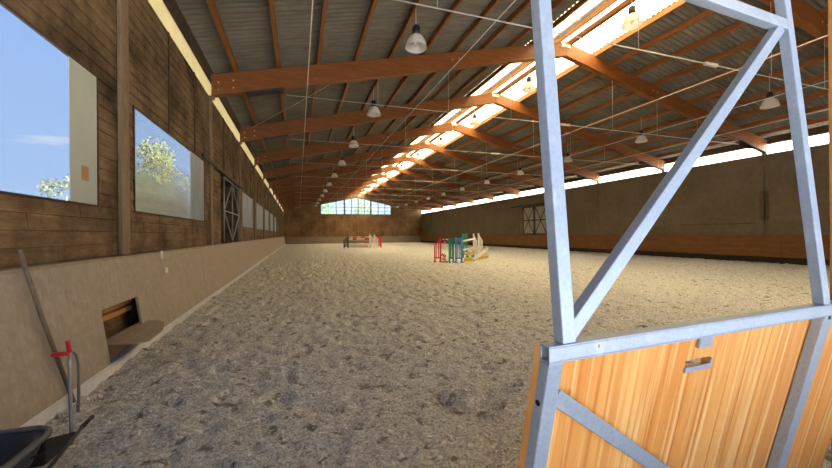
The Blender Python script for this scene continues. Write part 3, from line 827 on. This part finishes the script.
# far jump (red and white, before the end wall)
wing('jump_stand', (5.15,38.9,0), math.radians(172), 1.30, .42, M['jblack'], 'black jump stand at the left end of the far red and white jump', True, .15)
wing('jump_stand', (7.25,37.35,0), math.radians(-12), 1.48, .40, M['jwhite'], 'near white jump stand at the right end of the far red and white jump', True, .15)
wing('jump_stand', (7.85,37.9,0), math.radians(-12), 1.46, .36, M['jwhite'], 'rear white jump stand between white and red stands of the far jump', True, .15)
wing('jump_stand', (8.35,38.5,0), math.radians(-12), 1.30, .34, M['jred'], 'red jump stand at the far right of the far red and white jump', False, .15)
pole((5.25,38.70,1.22), (7.15,37.2,1.22), ['jwhite','jred'], 'upper red and white pole of the far jump in front of its stands', 5)
pole((5.25,38.70,.70), (7.15,37.2,.70), ['jblack','jred','jred'], 'middle dark red pole of the far jump', 3)
plank((5.24,38.78,1.02), (7.10,37.28,1.02), .16, .03, 'jwhite', 'upper red and white plank of the far jump', (0,0,1), 'jump_plank', ['jwhite','jred','jwhite','jwhite','jred'])
plank((5.24,38.78,.26), (7.10,37.28,.26), .34, .03, 'jwhite', 'low white filler board under the far jump')
plank((5.24,38.78,.50), (7.10,37.28,.50), .06, .03, 'jwhite', 'narrow pinkish white plank of the far jump above its filler', (0,0,1), 'jump_plank', ['jwhite','jred','jwhite'])
# near jump (colourful oxer)
wing('jump_stand', (7.20,17.55,0), math.radians(165), 1.30, .30, M['jred'], 'red jump stand at the left end of the colourful jump')
wing('jump_stand', (7.50,17.05,0), math.radians(-15), 1.28, .20, M['jgreen'], 'green jump stand in front of the colourful jump, left of the blue one', False)
wing('jump_stand', (7.78,16.85,0), math.radians(-15), 1.30, .30, M['jblue'], 'blue jump stand in the middle of the colourful jump', False)
wing('jump_stand', (9.9,20.4,0), math.radians(-15), 1.52, .26, M['jgreen'], 'tall green jump stand at the back of the colourful jump', False)
wing('jump_stand', (10.25,19.6,0), math.radians(-15), 1.50, .18, M['jwhite'], 'white jump stand at the back of the colourful jump beside the tall green one')
wing('jump_stand', (10.72,19.85,0), math.radians(-15), 1.52, .22, M['jwhite'], 'rightmost white jump stand of the colourful jump')
pole((8.17,16.75,1.12), (10.2,19.42,1.18), ['jwhite'], 'upper white pole of the colourful jump behind the blue stand', 1)
pole((8.17,16.75,.66), (10.2,19.42,.66), ['jwhite'], 'middle white pole of the colourful jump behind the blue stand', 1)
pole((8.14,16.95,.44), (10.2,19.5,.40), ['jblue','jwhite'], 'low blue and white pole of the colourful jump', 5)
pole((7.30,17.45,1.20), (7.47,17.2,1.20), ['jwhite','jred'], 'short top rail between the red and green stands', 3, .035)
pole((7.30,17.45,1.04), (7.47,17.2,1.04), ['jred','jwhite'], 'short second rail between the red and green stands', 3, .035)
plank((7.22,17.40,.42), (7.36,17.22,.30), .16, .03, 'jred', 'slanting red and white board between the red and green stands', (0,0,1), 'jump_plank', ['jred','jwhite','jred','jwhite','jred'])
plank((7.22,17.35,.20), (7.36,17.15,.12), .12, .03, 'jred', 'low white and red board at the foot of the red stand', (0,0,1), 'jump_plank', ['jwhite','jred'])
plank((7.0,17.25,.045), (7.40,17.0,.045), .05, .06, 'jred', 'red ground rail before the red stand')
plank((8.42,16.88,.40), (9.75,18.45,.42), .14, .04, 'jyellow', 'upper yellow plank low before the white poles')
plank((8.25,16.82,.13), (8.74,16.95,.13), .20, .04, 'jyellow', 'yellow plank lying before the colourful jump on the sand')
plank((9.35,17.80,.10), (10.9,19.0,.10), .16, .05, 'jyellow', 'long low yellow plank behind the leaning white plank')
plank((10.45,18.95,.34), (11.1,19.5,.36), .30, .04, 'jyellow', 'short yellow board at the right end of the colourful jump')
plank((8.5,16.98,.25), (9.65,18.2,.25), .14, .03, 'jgreen', 'dark green board behind the yellow planks', (0,0,1), 'jump_plank', ['jgreen','jwhite','jgreen'])
plank((8.88,17.05,.09), (10.42,18.15,.64), .20, .05, 'jwhite', 'broad white plank leaning at the right of the colourful jump')

# ------------------------------------------------------------------ outdoors
def tree(loc, h, r, mat, label, nleaf=2600, trunkh=None, size=.11):
    x, y, z = loc
    root = thing('tree', loc, label, 'tree', 'trees outside')
    q = MB(); q.tube([(x,y,-.12),(x+.05,y,h*.35),(x,y+.05,h*.75)], [r*.09,r*.07,r*.02], 8); q.build('trunk', M['bark'], root)
    q = MB(); blobs = []
    for k in range(14):
        a = random.uniform(0, 2*PI); rr = r*random.uniform(.1,.75); zz = random.uniform(.3,.95)
        blobs.append((x+rr*math.cos(a)*(1.15-zz*.6), y+rr*math.sin(a)*(1.15-zz*.6), h*zz, r*random.uniform(.28,.45)))
    for k in range(nleaf):
        bx, by, bz, br = random.choice(blobs)
        d = Vector((random.gauss(0,1), random.gauss(0,1), random.gauss(0,.8))).normalized()*br*random.uniform(.6,1.05)
        c = Vector((bx,by,bz))+d
        u = Vector((random.gauss(0,1),random.gauss(0,1),random.gauss(0,1))).normalized(); w = u.orthogonal().normalized()
        s = size*random.uniform(.6,1.3)
        q.face([c-u*s, c+w*s*.45, c+u*s, c-w*s*.45])
    q.build('crown', mat, root)
tree((-9.5,19.3,0), 4.3, 1.25, M['leaf'], 'small yellow green tree outside the large clear left window', 1700, None, .09)
tree((-9.2,29.0,0), 8.0, 2.4, M['leaf'], 'tall leafy tree outside the dusty left window', 3600)
tree((-13,36,0), 7.0, 2.6, M['leaf2'], 'broad green tree farther out behind the dusty left window', 3600)
for k, (x, h, lb) in enumerate([(-4,8,'leftmost'),(5,9,'second from left'),(14,8.5,'third from left'),(23,9.5,'rightmost')]):
    tree((x, FAR+16, 0), h, 4.0, M['leaf2'], f'green tree beyond the end gable window, {lb} of four', 2600, None, .3)

# ------------------------------------------------------------------ light
w = bpy.data.worlds.new('sky'); SC.world = w; w.use_nodes = True
t = w.node_tree; t.nodes.clear()
out = t.nodes.new('ShaderNodeOutputWorld'); bg = t.nodes.new('ShaderNodeBackground')
tc = t.nodes.new('ShaderNodeTexCoord'); sp = t.nodes.new('ShaderNodeSeparateXYZ'); t.links.new(tc.outputs['Generated'], sp.inputs[0])
c = ramp(t, sp.outputs['Z'], [(0, (.62,.74,.90)), (.10, (.36,.55,.88)), (.5, (.20,.40,.84)), (1, (.16,.33,.75))])
mp = t.nodes.new('ShaderNodeMapping'); mp.inputs['Scale'].default_value = (1.5,1.5,9); t.links.new(tc.outputs['Generated'], mp.inputs[0])
f = noisef(t, mp.outputs[0], 2.2, 6, .6)
k = ramp(t, f, [(.62,(0,0,0)),(.78,(1,1,1))]); b = t.nodes.new('ShaderNodeRGBToBW'); t.links.new(k, b.inputs[0])
t.links.new(mixc(t, b.outputs[0], c, (.85,.88,.93)), bg.inputs['Color'])
bg.inputs['Strength'].default_value = .47
t.links.new(bg.outputs[0], out.inputs['Surface'])
sl = bpy.data.lights.new('sun', 'SUN'); sl.energy = 44; sl.angle = math.radians(.6); sl.color = (1, .95, .86)
so = bpy.data.objects.new('sun', sl); COL.objects.link(so)
d = Vector((-.84, .08, -.535))                       # light travels to the left wall, slightly down the hall
so.rotation_euler = d.to_track_quat('-Z', 'Y').to_euler(); so.location = (20, -10, 30)

# ------------------------------------------------------------------ camera
f_px = 355.0; th = math.atan(118/355); rho = .0076
F = Vector((math.sin(th), math.cos(th), 0)); R = Vector((math.cos(th), -math.sin(th), 0)); Zv = Vector((0,0,1))
Rc = R*math.cos(rho) - Zv*math.sin(rho); Uc = Zv*math.cos(rho) + R*math.sin(rho)
cam = bpy.data.cameras.new('camera'); cam.sensor_width = 36; cam.lens = f_px/832*36; cam.clip_start = .05; cam.clip_end = 500
co = bpy.data.objects.new('camera', cam); COL.objects.link(co)
mw = Matrix(((Rc.x,Uc.x,-F.x,0),(Rc.y,Uc.y,-F.y,0),(Rc.z,Uc.z,-F.z,1.5),(0,0,0,1)))
co.matrix_world = mw; SC.camera = co
SC.view_settings.view_transform = 'Standard'; SC.view_settings.look = 'None'; SC.view_settings.gamma = 1; SC.view_settings.use_curve_mapping = False
SC.view_settings.exposure = 1.07
SC.cycles.use_denoising = True
SC.cycles.max_bounces = 10; SC.cycles.diffuse_bounces = 7; SC.cycles.transmission_bounces = 8; SC.cycles.transparent_max_bounces = 12
SC.cycles.sample_clamp_indirect = 8.0
